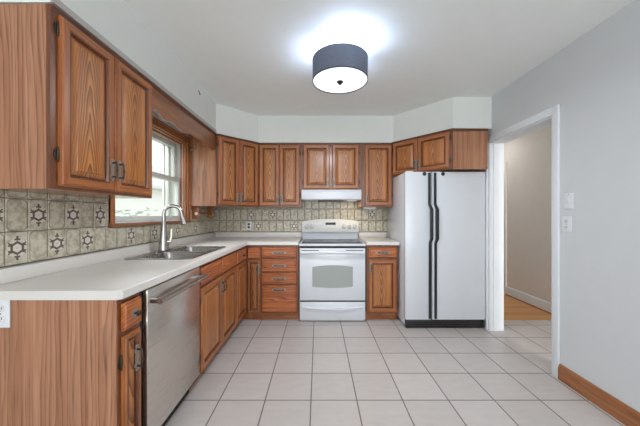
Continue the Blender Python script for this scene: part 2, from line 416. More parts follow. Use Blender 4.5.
# wall tiles
CW, CH, TZ = 0.0968, 0.155, 0.985
def tiles(name, runs, decor, place, label):
    """runs: (col0, u0, u1, z0, z1, u_origin); each tile a bevelled slab with its own UVs"""
    me = bpy.data.meshes.new(name); bm = bmesh.new(); uvl = bm.loops.layers.uv.new('UVMap')
    g = 0.0019
    for u0, u1, z0, z1, uo in runs:
        for c in range(math.floor((u0 - uo) / CW), math.ceil((u1 - uo) / CW)):
            for r in range(-1, 5):
                a0, a1 = uo + c * CW, uo + (c + 1) * CW; b0, b1 = TZ + r * CH, TZ + (r + 1) * CH
                p0, p1, q0, q1 = max(a0 + g, u0), min(a1 - g, u1), max(b0 + g, z0), min(b1 - g, z1)
                if p1 - p0 < 0.004 or q1 - q0 < 0.004: continue
                bv = 0.0018
                ring = []
                for k, (ins, h) in enumerate(((0, 0.0), (0, 0.005), (bv, 0.007))):
                    ring.append([bm.verts.new(place(x, z, h)) for x, z in ((p0 + ins, q0 + ins), (p1 - ins, q0 + ins), (p1 - ins, q1 - ins), (p0 + ins, q1 - ins))])
                fs = [bm.faces.new(ring[2])]
                for k in range(2):
                    for i in range(4): fs.append(bm.faces.new((ring[k][i], ring[k][(i + 1) % 4], ring[k + 1][(i + 1) % 4], ring[k + 1][i])))
                for f in fs:
                    f.material_index = 1 if (c, r) in decor else 0
                    for l in f.loops:
                        x, z = inv[l.vert]
                        l[uvl].uv = ((x - a0) / CW, (z - b0) / CH)
        # grout bed
        vs = [bm.verts.new(place(x, z, 0.0035)) for x, z in ((u0, z0), (u1, z0), (u1, z1), (u0, z1))]
        f = bm.faces.new(vs); f.material_index = 2
    bmesh.ops.recalc_face_normals(bm, faces=bm.faces)
    bm.to_mesh(me); bm.free()
    for m in ('tile', 'tile_decor', 'grout'): me.materials.append(M[m])
    o = bpy.data.objects.new(name, me); COL.objects.link(o); o['kind'] = 'structure'; o['label'] = label
    return o
inv = {}
class PlaceL:
    def __call__(s, u, z, h): s.last = (u, z); return Vector((XL + 0.0005 + h, u, z))
class PlaceB:
    def __call__(s, u, z, h): s.last = (u, z); return Vector((u, YB - 0.0005 - h, z))
# UV lookup straight from the vertex position
class Inv:
    def __init__(s, ax): s.ax = ax
    def __getitem__(s, v): return (v.co[s.ax], v.co.z)
inv = Inv(1)
dl = {(0, 0), (2, 0), (4, 0), (8, 0), (11, 0), (15, 0), (19, 0), (22, 0), (-1, 1), (1, 1), (3, 1), (5, 1), (-2, 0)}
tiles('trim_5', [(0.95, 1.822, 0.981, 1.328, 1.22), (1.822, 2.953, 0.981, 1.128, 1.22), (2.953, 3.67, 0.981, 1.312, 1.22)], dl, PlaceL(), 'mottled beige wall tiles with flower medallions below the window')
inv = Inv(0)
bo = -0.81 - CW / 2
db = {(0, 0), (5, 0), (-1, 1), (2, 1), (16, 1)}
tiles('trim_6', [(-1.41, -0.218, 0.981, 1.312, bo), (-0.218, 0.548, 0.90, 1.515, bo), (0.548, 1.0, 0.981, 1.312, bo)], db, PlaceB(), 'mottled beige wall tiles behind the range')

# window
wn = MB()
def frame_x(mb, x0, x1, y0, y1, z0, z1, wd, mat=0, bev=0.003):
    mb.box(x0, x1, y0, y0 + wd, z0, z1, mat, bev).box(x0, x1, y1 - wd, y1, z0, z1, mat, bev)
    mb.box(x0, x1, y0 + wd, y1 - wd, z0, z0 + wd, mat, bev).box(x0, x1, y0 + wd, y1 - wd, z1 - wd, z1, mat, bev)
wnd = bpy.data.objects.new('window_1', None); COL.objects.link(wnd); wnd['kind'] = 'structure'; wnd['label'] = 'double hung window over the sink'; ORG[wnd] = Vector((0, 0, 0))
cs = MB().box(XL + 0.001, XL + 0.022, 1.824, WY0, 1.155, 2.05, bev=0.005).box(XL + 0.001, XL + 0.022, WY1, 2.95, 1.155, 2.05, bev=0.005).box(XL + 0.001, XL + 0.0225, WY0, WY1, WZ1, 2.05, bev=0.005)
cs.box(XL + 0.001, XL + 0.030, 1.824, 1.84, 1.155, 2.05, bev=0.004).box(XL + 0.001, XL + 0.030, 2.934, 2.95, 1.155, 2.05, bev=0.004).box(XL + 0.001, XL + 0.030, 1.84, 2.934, 2.034, 2.05, bev=0.004)
obj('casing', cs, 'oak_v', wnd, (XL, 2.38, 1.6))
def jambs(mb, x0, x1):
    mb.box(x0, x1, WY0 + 0.001, WY0 + 0.012, WZ0, WZ1).box(x0, x1, WY1 - 0.012, WY1 - 0.001, WZ0, WZ1).box(x0, x1, WY0 + 0.012, WY1 - 0.012, WZ1 - 0.012, WZ1 - 0.001)
    return mb
jm = jambs(MB(), -1.474, XL + 0.001)
jm.box(-1.474, -1.452, WY1 - 0.022, WY1 - 0.012, WZ0, WZ1).box(-1.474, -1.452, WY0 + 0.012, WY0 + 0.022, WZ0, WZ1).box(-1.474, -1.452, WY0 + 0.022, WY1 - 0.022, WZ1 - 0.022, WZ1 - 0.012)
obj('outer_jamb', jambs(MB(), -1.60, -1.4745), 'vinyl', wnd, (-1.54, 2.38, 1.6))
obj('jamb', jm, 'oak_v', wnd, (XL, 2.38, 1.6))
obj('sash_stop', MB().box(-1.452, -1.446, WY1 - 0.020, WY1 - 0.012, WZ0, WZ1), 'vinyl', wnd, (-1.45, WY1, 1.6))
sl = MB().prism([(-1.60, 1.13), (XL + 0.02, 1.13), (XL + 0.034, 1.138), (XL + 0.034, 1.148), (XL + 0.026, 1.157), (-1.60, 1.165)], 1.824, 2.955, 'y')
obj('sill', sl, 'oak_vd', wnd, (XL, 2.38, 1.14))
up = MB(); frame_x(up, -1.55, -1.515, WY0 + 0.012, WY1 - 0.012, 1.565, WZ1 - 0.012, 0.045)
lo = MB(); frame_x(lo, -1.513, -1.475, WY0 + 0.012, WY1 - 0.012, 1.166, 1.605, 0.042)
u = obj('upper_sash', up, 'vinyl', wnd, (-1.53, 2.38, 1.8)); l = obj('lower_sash', lo, 'vinyl', wnd, (-1.49, 2.38, 1.4))
obj('pane', MB().box(-1.536, -1.532, WY0 + 0.05, WY1 - 0.05, 1.605, WZ1 - 0.05), 'glass', u, (-1.53, 2.38, 1.8))
obj('pane', MB().box(-1.496, -1.492, WY0 + 0.05, WY1 - 0.05, 1.205, 1.566), 'glass', l, (-1.49, 2.38, 1.4))
st = MB(); frame_x(st, -1.615, -1.585, WY0 + 0.012, WY1 - 0.012, 1.166, WZ1 - 0.012, 0.03); st.box(-1.612, -1.59, WY1 - 0.115, WY1 - 0.095, 1.19, WZ1 - 0.04)
obj('storm_frame', st, 'vinyl', wnd, (-1.6, 2.38, 1.6))

# ------------------------------------------------------------------ cabinet hardware and fronts
def pull(parent, cx, cz, y, horiz=False, L=0.118, name='pull'):
    """antique bail pull on an ornate back plate; y is the face it sits on"""
    mb = MB(); h = L / 2
    half = [(0.005, -h), (0.012, -h + .006), (0.008, -h + .013), (0.016, -h + .022), (0.016, -h + .030), (0.010, -h + .040), (0.012, 0)]
    half = half + [(w_, -z_) for w_, z_ in reversed(half[:-1])]
    pts = [(w_, z_) for w_, z_ in half] + [(-w_, z_) for w_, z_ in reversed(half)]
    def T2(p): return (cx + p[1], cz + p[0]) if horiz else (cx + p[0], cz + p[1])
    mb.prism([T2(p) for p in pts], y, y - 0.003, 'y', 0)
    def P(a, d): return (cx + a, y - d, cz) if horiz else (cx, y - d, cz + a)
    e = h * 0.62
    for sg in (-1, 1): mb.tube([P(sg * e, 0.002), P(sg * e, 0.014), P(sg * e, 0.022)], [0.0055, 0.004, 0.0055], 10, 1)
    mb.tube([P(-e - .010, .021), P(-e, .022), P(-e * .5, .0255), P(-e * .15, .0265), P(0, .0268), P(e * .15, .0265), P(e * .5, .0255), P(e, .022), P(e + .010, .021)],
            [0.0025, 0.0048, 0.0034, 0.004, 0.0062, 0.004, 0.0034, 0.0048, 0.0025], 10, 1)
    return obj(name, mb, ['pewter', 'bronze'], parent, (cx, y, cz))
def knob(parent, cx, cz, y):
    mb = MB()
    mb.prism([(cx + .020 * math.cos(k * PI / 8) * (1 if k % 2 else .82), cz + .024 * math.sin(k * PI / 8) * (1 if k % 2 else .82)) for k in range(16)], y, y - .003, 'y', 0)
    mb.lathe([(0.005, -.002), (0.005, -.012), (0.012, -.017), (0.013, -.022), (0.008, -.027), (0, -.028)], (cx, y, cz), 'y', 16, 1)
    return obj('knob', mb, ['pewter', 'bronze'], parent, (cx, y, cz))
def hinge(parent, cx, cz, y, side):
    """surface hinge on the face frame; side = +1 when the frame lies to the right of the door"""
    mb = MB()
    mb.prism([(cx + side * a, cz + b) for a, b in ((0, -.024), (.010, -.020), (.013, -.008), (.016, 0), (.013, .008), (.010, .020), (0, .024))], y - .0005, y - .0035, 'y', 0)
    mb.lathe([(0.001, -.034), (.003, -.031), (.0022, -.027), (.0042, -.024), (.0042, .024), (.0022, .027), (.003, .031), (.001, .034)], (cx, y - .006, cz), 'z', 10, 1)
    mb.lathe([(.003, -.0034), (.003, -.0055), (.0, -.006)], (cx + side * .008, y, cz + .012), 'y', 8, 1)
    mb.lathe([(.003, -.0034), (.003, -.0055), (.0, -.006)], (cx + side * .008, y, cz - .012), 'y', 8, 1)
    return obj('hinge', mb, ['bronze', 'bronze'], parent, (cx, y, cz))
def door(root, x0, x1, z0, z1, y=0.0, sw=0.052, pull_at=None, hinges=None, hz=None):
    """raised-panel door on the face y; pull_at = (x, z); hinges = -1 left / +1 right"""
    mb = MB(); o = ((x0 + x1) / 2, y, (z0 + z1) / 2)
    sw = min(sw, (x1 - x0) * 0.27)
    def R(i, d): return (x0 + i, x1 - i, z0 + i, z1 - i, y - d)
    mb.loops([R(0, 0.001), R(0, .011), R(.007, .014), R(.009, .0205), R(sw - .016, .0205), R(sw - .013, .0185), R(sw - .007, .0185), R(sw - .002, .010), R(sw, .002)], (0, 1), cap=0)
    for i in range(20, 32): mb.m[i] = 2             # groove faces around the panel are coloured darker to deepen their shade
    d = obj('door', mb, ['oak_v', 'oak_h', 'oak_groove_shade'], root, o, sharp=25)
    p = MB().loops([R(sw - .0005, .0015), R(sw - .0005, .003), R(sw + .004, .003), R(sw + .005, .007), R(sw + .024, .0155), R(sw + .026, .0185)], (0, 0), cap=0)
    for i in range(8): p.m[i] = 1  # panel side of the groove takes the same painted-in shade
    obj('raised_panel', p, ['panel', 'oak_groove_shade'], d, o, sharp=12)
    if pull_at: pull(d, pull_at[0], pull_at[1], y - 0.0205)
    if hinges:
        hx = x1 + 0.004 if hinges > 0 else x0 - 0.004
        for z in (hz or (z1 - 0.09, z0 + 0.09)): hinge(d, hx, z, y, hinges)
    return d
def drawer(root, x0, x1, z0, z1, y=0.0, hard='pull', L=0.12, name='drawer', frame=False):
    o = ((x0 + x1) / 2, y, (z0 + z1) / 2)
    def R(i, d): return (x0 + i, x1 - i, z0 + i, z1 - i, y - d)
    ls = [R(0, .001), R(0, .011), R(.004, .0145), R(.006, .0205)]
    if frame: ls += [R(.014, .0205), R(.019, .0165), R(.024, .0205)]
    d = obj(name, MB().loops(ls, (0, 0), cap=0), 'oak_front', root, o, sharp=25)
    if hard == 'pull': pull(d, o[0], o[2], y - .0205, True, L)
    if hard == 'knob': knob(d, o[0], o[2], y - .0205)
    return d
def crown(root, path, z, name='crown_moulding'):
    """dark moulding along a polyline of the cabinet front; path points go left to right seen from the room"""
    prof = [(0.0, -.014), (.004, -.014), (.006, -.006), (.011, 0.0), (.013, .004), (.013, .008), (0.0, .008)]
    n = len(path); rings = []
    for i, p in enumerate(path):
        p = Vector(p)
        def nrm(a, b):
            d = (Vector(b) - Vector(a)).normalized(); return Vector((d.y, -d.x))
        ns = []
        if i > 0: ns.append(nrm(path[i - 1], path[i]))
        if i < n - 1: ns.append(nrm(path[i], path[i + 1]))
        m = sum(ns, Vector((0, 0))).normalized(); m = m / max(m.dot(ns[0]), .3)
        rings.append([(p.x + m.x * a, p.y + m.y * a, z + b) for a, b in prof])
    mb = MB(); k = len(prof); vs = [q for r in rings for q in r]; fs = []
    for i in range(n - 1):
        for j in range(k): fs.append([i * k + j, i * k + (j + 1) % k, (i + 1) * k + (j + 1) % k, (i + 1) * k + j])
    fs.append(list(range(k))); fs.append([(n - 1) * k + j for j in range(k)])
    mb.add(vs, fs)
    return obj(name, mb, 'oak_dark', root, (0, 0, z))
def face_frame(root, W, z0, z1, xs, zs, sw=0.03, y=0.0):
    """stiles at the xs spans and rails at the zs spans, 18 mm thick behind the face"""
    mb = MB()
    for a, b in xs: mb.box(a, b, y, y + .018, z0, z1, 0)
    for a, b in zs:
        for (l, r) in zip(xs[:-1], xs[1:]): mb.box(l[1], r[0], y + .0004, y + .018, a, b, 1)
    return obj('face_frame', mb, ['oak_frame', 'oak_frame'], root, (W / 2, y, (z0 + z1) / 2))
TOPZ, BOTZ = 2.103, 1.328
def wall_cab(label, loc, rot, W, D, z0, z1, doors, hz=None, end_mat='oak_end', crown_path=None, pull_dz=0.075, mid=True):
    r = thing('wall_cabinet', label, 'cabinet', loc, rot, 'oak wall cabinets')
    obj('carcass', MB().box(0.0, W, .018, D, z0, z1, 0, 0.001, 1), end_mat, r, (W / 2, D / 2, (z0 + z1) / 2))
    xs = [(0, .035), (W - .035, W)]
    face_frame(r, W, z0, z1, xs, [(z0, z0 + .025), (z1 - .035, z1)])
    n = len(doors)
    for i, (a, b, h) in enumerate(doors):
        px = (b - 0.022) if h < 0 else (a + 0.022)
        door(r, a, b, z0 + .016, z1 - .025, pull_at=(px, z0 + .016 + pull_dz), hinges=h, hz=hz)
    crown(r, crown_path or [(0, 0), (W, 0)], z1 - .008)
    return r
LX = -1.12     # front plane of the left wall cabinets
near = wall_cab('large oak wall cabinet nearest on the left, two doors and a pale veneered end', (LX, 1.13, 0), PI / 2, 0.69, 0.297, BOTZ, TOPZ,
                [(0.030, 0.336, -1), (0.343, 0.668, 1)], hz=(BOTZ + .69, BOTZ + .15), pull_dz=0.115)
# diagonal corner wall cabinet
def prism_cab(label, loc, rot, poly, W, z0, z1, doors, path, hz=None, pull_dz=.075):
    """cabinet with a polygonal footprint; its door face runs along local x from 0 to W at y = 0"""
    r = thing('wall_cabinet', label, 'cabinet', loc, rot, 'oak wall cabinets')
    c, s = math.cos(-rot), math.sin(-rot)
    lp = [((x - loc[0]) * c - (y - loc[1]) * s, (x - loc[0]) * s + (y - loc[1]) * c) for x, y in poly]
    obj('carcass', MB().prism(lp, z0, z1), 'oak_end', r, (W / 2, .15, (z0 + z1) / 2))
    face_frame(r, W, z0, z1, [(0, .03), (W - .03, W)], [(z0, z0 + .02), (z1 - .035, z1)], y=-.0186)
    for a, b, h in doors:
        px = (b - 0.02) if h < 0 else (a + 0.02)
        door(r, a, b, z0 + .014, z1 - .025, y=-.0186, pull_at=(px, z0 + .014 + pull_dz), hinges=h, hz=hz)
    lpath = [((x - loc[0]) * c - (y - loc[1]) * s, (x - loc[0]) * s + (y - loc[1]) * c) for x, y in path]
    crown(r, lpath, z1 - .008)
    return r
A, B = Vector((-1.12, 2.96)), Vector((-.742, 3.338))
WA = (B - A).length
prism_cab('oak corner wall cabinet set diagonally, right of the window', (A.x, A.y, 0), PI / 4,
          [(XL + .001, 2.96), (A.x, A.y), (B.x, B.y), (-.742, 3.679), (XL + .001, 3.679)], WA, 1.315, TOPZ,
          [(.018, WA / 2 - .003, -1), (WA / 2 + .003, WA - .018, 1)], [(A.x + .013, A.y - .013), (B.x + .013, B.y - .013)], hz=(1.99, 1.45))
wall_cab('narrow double door oak wall cabinet between the corner and the range hood', (-.740, 3.34, 0), 0, .532, .338, 1.315, TOPZ,
         [(.018, .2615, -1), (.2675, .512, 1)], hz=(1.98, 1.46))
wall_cab('short oak wall cabinet directly above the white range hood', (-.207, 3.34, 0), 0, .738, .338, 1.522, TOPZ,
         [(.028, .352, -1), (.380, .708, 1)], hz=(1.98, 1.62))
wall_cab('single door oak wall cabinet between range hood and refrigerator', (.532, 3.34, 0), 0, .396, .338, 1.315, TOPZ,
         [(.048, .376, 1)], hz=(1.98, 1.46), pull_dz=.085)
C_, D_, E_ = Vector((.93, 3.34)), Vector((1.40, 2.80)), Vector((1.76, 2.80))
rotF = math.atan2(D_.y - C_.y, D_.x - C_.x); WF = (D_ - C_).length
n_ = Vector((math.sin(rotF), -math.cos(rotF)))
fc = prism_cab('oak wall cabinet above the white refrigerator, angled doors and plain end', (C_.x, C_.y, 0), rotF,
          [(C_.x, C_.y), (D_.x, D_.y), (E_.x, E_.y), (E_.x, 3.679), (.93, 3.679)], WF, 1.692, TOPZ + .004,
          [(.015, .335, -1), (.342, .69, 1)], [(C_.x + n_.x * .0186, C_.y + n_.y * .0186), (D_.x + n_.x * .0186 + .002, D_.y + n_.y * .0186), (E_.x, E_.y - .001)], hz=(2.02, 1.78), pull_dz=.075)

# valance over the window
prof = [(1.823, 1.915), (1.835, 1.93), (1.86, 1.943), (1.89, 1.944), (1.92, 1.936), (1.955, 1.917), (1.985, 1.911), (2.01, 1.915), (2.045, 1.927), (2.08, 1.933), (2.12, 1.931), (2.16, 1.922), (2.21, 1.913),
        (2.27, 1.911), (2.31, 1.918), (2.34, 1.926), (2.40, 1.933), (2.48, 1.937), (2.55, 1.938), (2.60, 1.936), (2.63, 1.926), (2.66, 1.914), (2.70, 1.916), (2.735, 1.925), (2.77, 1.924), (2.81, 1.912), (2.86, 1.906), (2.90, 1.91), (2.935, 1.93), (2.957, 1.95)]
va = MB().prism(prof + [(2.957, 2.096), (1.823, 2.096)], -1.142, -1.122, 'x')
vr = thing('window_valance', 'oak valance board with scalloped lower edge above the window', 'valance', (0, 0, 0))
obj('scalloped_board', va, 'oak_vd', vr, (-1.13, 2.39, 2.0))
cp = MB().prism([(-1.122, 2.081), (-1.117, 2.081), (-1.114, 2.090), (-1.108, 2.096), (-1.107, 2.103), (-1.122, 2.103)], 1.823, 2.955, 'y')
obj('crown_moulding', cp, 'oak_dark', vr, (-1.11, 2.39, 2.1))
# curtain rod bracket
tag(obj('curtain_bracket', MB().box(-1.388, -1.380, 2.925, 2.945, 1.905, 1.955, bev=.002).tube([(-1.381, 2.935, 1.93), (-1.355, 2.935, 1.93), (-1.345, 2.935, 1.94)], .005), 'chrome', origin=(-1.385, 2.935, 1.93)),
    'small metal curtain rod bracket on the right window casing', 'bracket')
# paper towel holder
ph = thing('paper_towel_holder', 'wooden paper towel holder under the corner wall cabinet', 'towel holder', (XL + .009, 3.02, 1.24))
for y0 in (0.0, 0.42):
    obj('arm', MB().prism([(0, -.07), (.05, -.075), (.085, -.05), (.088, -.015), (.07, .015), (.085, .045), (.08, .072), (0, .072)], y0, y0 + .02, 'y', bev=.003), 'oak_base', ph, (.04, y0, 0))
dw_ = obj('dowel', MB().tube([(.055, -.004, -.01), (.055, .444, -.01)], .0125), 'oak_base', ph, (.055, .2, -.01))
for y0, sg in ((-.004, -1), (.444, 1)):
    obj('dowel_knob', MB().lathe([(.010, 0), (.017, sg * .006), (.019, sg * .014), (.014, sg * .022), (0, sg * .025)], (.055, y0, -.01), 'y', 18), 'knobw', dw_, (.055, y0, -.01))

# ------------------------------------------------------------------ base cabinets
BX = -.826; BZ = .872
def base_cab(label, loc, rot, W, D, kick=True, closed=True, carc='oak_end'):
    r = thing('base_cabinet', label, 'cabinet', loc, rot, 'oak base cabinets')
    if closed: obj('carcass', MB().box(0, W, .0185, D, .10, BZ, 0, .001, 1), carc, r, (W / 2, D / 2, .5))
    else:
        mb = MB().box(0, .018, .0185, D, .10, BZ).box(W - .018, W, .0185, D, .10, BZ).box(.018, W - .018, .0185, D, .10, .118).box(.018, W - .018, D - .01, D, .118, .65)
        obj('carcass', mb, carc, r, (W / 2, D / 2, .5))
    if kick: obj('toe_kick', MB().box(0, W, .07, D - .02, 0, .0995), 'oak_h', r, (W / 2, .07, .05))
    return r
# narrow end cabinet next to the dishwasher, with its wide veneered end panel
e = base_cab('slim oak base cabinet ending the left run, wide plain end panel facing the room', (BX, 1.112, 0), PI / 2, .138, .585, carc='oak_end')
face_frame(e, .138, .10, BZ, [(0, .024), (.116, .138)], [(.10, .125), (.70, .722), (.85, BZ)])
obj('end_panel', MB().box(-.006, -.0005, 0.0, .585, 0.0, BZ), 'oak_end', e, (-.003, .28, .44))
drawer(e, .018, .126, .730, .846, hard='knob')
door(e, .018, .126, .118, .706, pull_at=(.088, .585), hinges=-1, hz=(.60, .22), sw=.03)
# sink cabinet
s_ = base_cab('oak double door base cabinet under the sink', (BX, 1.864, 0), PI / 2, .824, .585, closed=False)
face_frame(s_, .824, .10, BZ, [(0, .03), (.794, .824)], [(.10, .125), (.695, .72), (.85, BZ)])
drawer(s_, .016, .405, .722, .846, hard=None, name='false_front'); drawer(s_, .417, .808, .722, .846, hard=None, name='false_front')
door(s_, .016, .405, .118, .700, pull_at=(.383, .615), hinges=-1); door(s_, .417, .808, .118, .700, pull_at=(.439, .615), hinges=1)
# corner cabinet: one leg in the left run, one in the back run
BY = 3.08
c_ = thing('base_cabinet', 'oak corner base cabinet where left and back runs meet, two narrow doors', 'cabinet', (BX, 2.692, 0), PI / 2, 'oak base cabinets')
LL = BY - 2.692                       # local x = 0..LL along the left leg; the back leg starts at local x = LL, running to -y
obj('carcass', MB().prism([(0, .0185), (LL + .0185, .0185), (LL + .0185, -.176), (.985, -.176), (.985, .585), (0, .585)], .10, BZ), 'oak_end', c_, (.5, .3, .5))
obj('toe_kick', MB().prism([(0, .07), (LL + .07, .07), (LL + .07, -.176), (.96, -.176), (.96, .565), (0, .565)], 0, .0995), 'oak_v', c_, (.5, .3, .05))
ff = MB().box(0, .02, 0, .018, .10, BZ, 0).box(LL - .035, LL, 0, .018, .10, BZ, 0).box(.02, LL - .035, 0, .018, .10, .125, 1).box(.02, LL - .035, 0, .018, .695, .72, 1).box(.02, LL - .035, 0, .018, .85, BZ, 1)
ff.box(LL, LL + .018, -.02, 0, .10, BZ, 0).box(LL, LL + .018, -.176, -.156, .10, BZ, 0).box(LL, LL + .018, -.156, -.02, .10, .125, 1).box(LL, LL + .018, -.156, -.02, .695, .72, 1).box(LL, LL + .018, -.156, -.02, .85, BZ, 1)
obj('face_frame', ff, ['oak_frame', 'oak_frame'], c_, (LL, 0, .5))
drawer(c_, .014, LL - .03, .722, .846, hard='knob'); door(c_, .014, LL - .03, .118, .700, sw=.05)
# the back leg's fronts are built facing the room in their own frame, then turned
sub = bpy.data.objects.new('back_leg', None); COL.objects.link(sub); sub.parent = c_; sub.location = (LL, 0, 0); sub.rotation_euler = (0, 0, -PI / 2); ORG[sub] = Vector((0, 0, 0))
drawer(sub, .026, .166, .722, .846, hard=None, frame=False)
door(sub, .026, .166, .106, .700, sw=.036, pull_at=(.146, .60))
for ch in list(sub.children):          # keep only thing > part > sub-part
    mw = Matrix.Translation((LL, 0, 0)) @ Matrix.Rotation(-PI / 2, 4, 'Z') @ Matrix.Translation(ch.location)
    ch.parent = c_; ch.location = mw.to_translation(); ch.rotation_euler = (0, 0, -PI / 2)
bpy.data.objects.remove(sub)
# four drawer stack
d4 = base_cab('oak base cabinet with four stacked drawers, left of the range', (-.648, BY, 0), 0, .426, .58)
face_frame(d4, .426, .10, BZ, [(0, .026), (.40, .426)], [(.10, .122), (.412, .436), (.552, .575), (.708, .731), (.846, BZ)])
for a, b in ((.728, .846), (.573, .711), (.433, .555)): drawer(d4, .010, .404, a, b, L=.165, frame=True)
dd = drawer(d4, .010, .404, .114, .416, hard=None, frame=True); pull(dd, .207, .368, -.0205, True, .165)
# right base cabinet
rb = base_cab('oak base cabinet with one drawer and one door, between range and refrigerator', (.553, BY, 0), 0, .363, .58)
face_frame(rb, .363, .10, BZ, [(0, .034), (.329, .363)], [(.10, .122), (.70, .726), (.846, BZ)])
drawer(rb, .022, .341, .732, .846, L=.165, frame=True); door(rb, .022, .341, .114, .706, pull_at=(.046, .615), hinges=1)

# ------------------------------------------------------------------ countertops
def slab_with_holes(outer, holes, z0, z1, bev=0.0):
    bm = bmesh.new(); es = []
    for lp in [outer] + holes:
        vs = [bm.verts.new((x, y, z1)) for x, y in lp]
        es += [bm.edges.new((vs[i], vs[(i + 1) % len(vs)])) for i in range(len(vs))]
    bmesh.ops.triangle_fill(bm, edges=es, use_beauty=True)
    bmesh.ops.dissolve_limit(bm, angle_limit=.01, verts=bm.verts, edges=bm.edges)
    top = bm.faces[:]
    r = bmesh.ops.extrude_face_region(bm, geom=top)
    for g in r['geom']:
        if isinstance(g, bmesh.types.BMVert): g.co.z = z0
    bmesh.ops.recalc_face_normals(bm, faces=bm.faces)
    if bev:
        ed = [x for x in bm.edges if len(x.link_faces) == 2 and x.calc_face_angle() > 0.9 and abs(x.verts[0].co.z - z1) < 1e-5 and abs(x.verts[1].co.z - z1) < 1e-5]
        bmesh.ops.bevel(bm, geom=ed, offset=bev, segments=3, profile=.5, affect='EDGES')
    return bm
def rrect(x0, x1, y0, y1, r, n=5):
    out = []
    for cx, cy, a0 in ((x1 - r, y1 - r, 0), (x0 + r, y1 - r, 90), (x0 + r, y0 + r, 180), (x1 - r, y0 + r, 270)):
        for k in range(n + 1):
            a = math.radians(a0 + 90 * k / n); out.append((cx + r * math.cos(a), cy + r * math.sin(a)))
    return out
CT0, CT1 = .874, .912
CXF, CYF = -.798, 3.052
SKX0, SKX1, SKY0, SKY1 = -1.335, -.868, 1.835, 2.575
ct = thing('countertop', 'long white L-shaped laminate countertop with the sink, low lip along the wall', 'countertop')
outer = [(XL + .009, 1.09), (CXF - .016, 1.09), (CXF, 1.106), (CXF, CYF), (-.222, CYF), (-.222, YB - .009), (XL + .009, YB - .009)]
obj('worktop', MB().frombm(slab_with_holes(outer, [rrect(SKX0 + .012, SKX1 - .012, SKY0 + .012, SKY1 - .012, .03)], CT0, CT1, .006)), 'counter', ct, (-1, 2, .9))
obj('backsplash_lip', MB().box(XL + .009, XL + .029, 1.09, YB - .009, CT1, .978, bev=.004).box(XL + .029, -.222, YB - .029, YB - .009, CT1, .978, bev=.004), 'counter', ct, (XL, 2, .94))
c2 = thing('countertop', 'short white laminate countertop between range and refrigerator', 'countertop')
obj('worktop', MB().frombm(slab_with_holes([(.550, CYF), (.922, CYF), (.922, YB - .009), (.550, YB - .009)], [], CT0, CT1, .006)), 'counter', c2, (.73, 3.3, .9))
obj('backsplash_lip', MB().box(.550, .922, YB - .029, YB - .009, CT1, .978, bev=.004), 'counter', c2, (.73, YB, .94))

# sink
sk = thing('sink', 'double bowl stainless steel sink set in the countertop below the window', 'sink', (0, 0, 0))
BW = [(-1.235, -.893, 1.862, 2.185), (-1.235, -.893, 2.215, 2.548)]
rim = slab_with_holes(rrect(SKX0, SKX1, SKY0, SKY1, .035), [rrect(*b, .05) for b in BW], CT1 + .0005, CT1 + .007, .003)
obj('rim', MB().frombm(rim), 'sink', sk, (-1.1, 2.2, CT1))
for bx in BW:
    mb = MB(); n = 24; rings = []
    for ins, z, r in ((-.001, CT1 + .004, .05), (.004, CT1 - .02, .05), (.012, CT1 - .14, .05), (.03, CT1 - .165, .05), (.08, CT1 - .17, .05)):
        rings.append([(x, y, z) for x, y in rrect(bx[0] + ins, bx[1] - ins, bx[2] + ins, bx[3] - ins, r)])
    n = len(rings[0]); vs = [q for r in rings for q in r]; fs = []
    for i in range(len(rings) - 1):
        for k in range(n): fs.append([i * n + k, i * n + (k + 1) % n, (i + 1) * n + (k + 1) % n, (i + 1) * n + k])
    fs.append([(len(rings) - 1) * n + k for k in range(n)])
    mb.add(vs, fs)
    cx, cy = (bx[0] + bx[1]) / 2, (bx[2] + bx[3]) / 2
    b = obj('bowl', mb, 'sink', sk, (cx, cy, .8), recalc=False)
    for p in b.data.polygons: p.flip()
    obj('drain', MB().lathe([(.045, 0), (.045, .003), (.036, .004), (.03, .001), (0, .001)], (cx, cy, CT1 - .1695), 'z', 20), 'chrome', b, (cx, cy, CT1 - .17))
# faucet
fa = thing('faucet', 'tall brushed nickel gooseneck faucet behind the sink', 'faucet', (-1.285, 2.25, CT1 + .0072))
obj('base', MB().prism([(.030 * math.cos(a), .12 * math.sin(a)) for a in [2 * PI * k / 28 for k in range(28)]], 0, .006, bev=.002).lathe([(.041, .006), (.040, .02), (.035, .07), (.029, .13), (.022, .20), (.0165, .245)], (0, 0, 0), 'z', 24), 'chrome', fa)
dr = Vector((.93, .37, 0)); arc = [(0, 0, .22), (0, 0, .302)]; R_ = .066
for k in range(1, 15):
    a = PI - k * PI * .97 / 14; arc.append((dr.x * (R_ + R_ * math.cos(a)), dr.y * (R_ + R_ * math.cos(a)), .307 + R_ * math.sin(a)))
obj('spout', MB().tube(arc, [.0165, .0155] + [.0145] * 14, 16), 'chrome', fa)
ev = Vector(arc[-1]); dv = (Vector(arc[-1]) - Vector(arc[-2])).normalized()
obj('spray_head', MB().tube([ev, ev + dv * .02, ev + dv * .05, ev + dv * .095, ev + dv * .102], [.0145, .0155, .019, .027, .023], 18), 'chrome', fa, ev)
obj('handle', MB().tube([(.020, .008, .075), (.050, .020, .075)], [.020, .018], 16).tube([(.044, .018, .075), (.052, .021, .115), (.054, .022, .18)], [.015, .012, .014], 12), 'steel', fa, (.05, .02, .10))

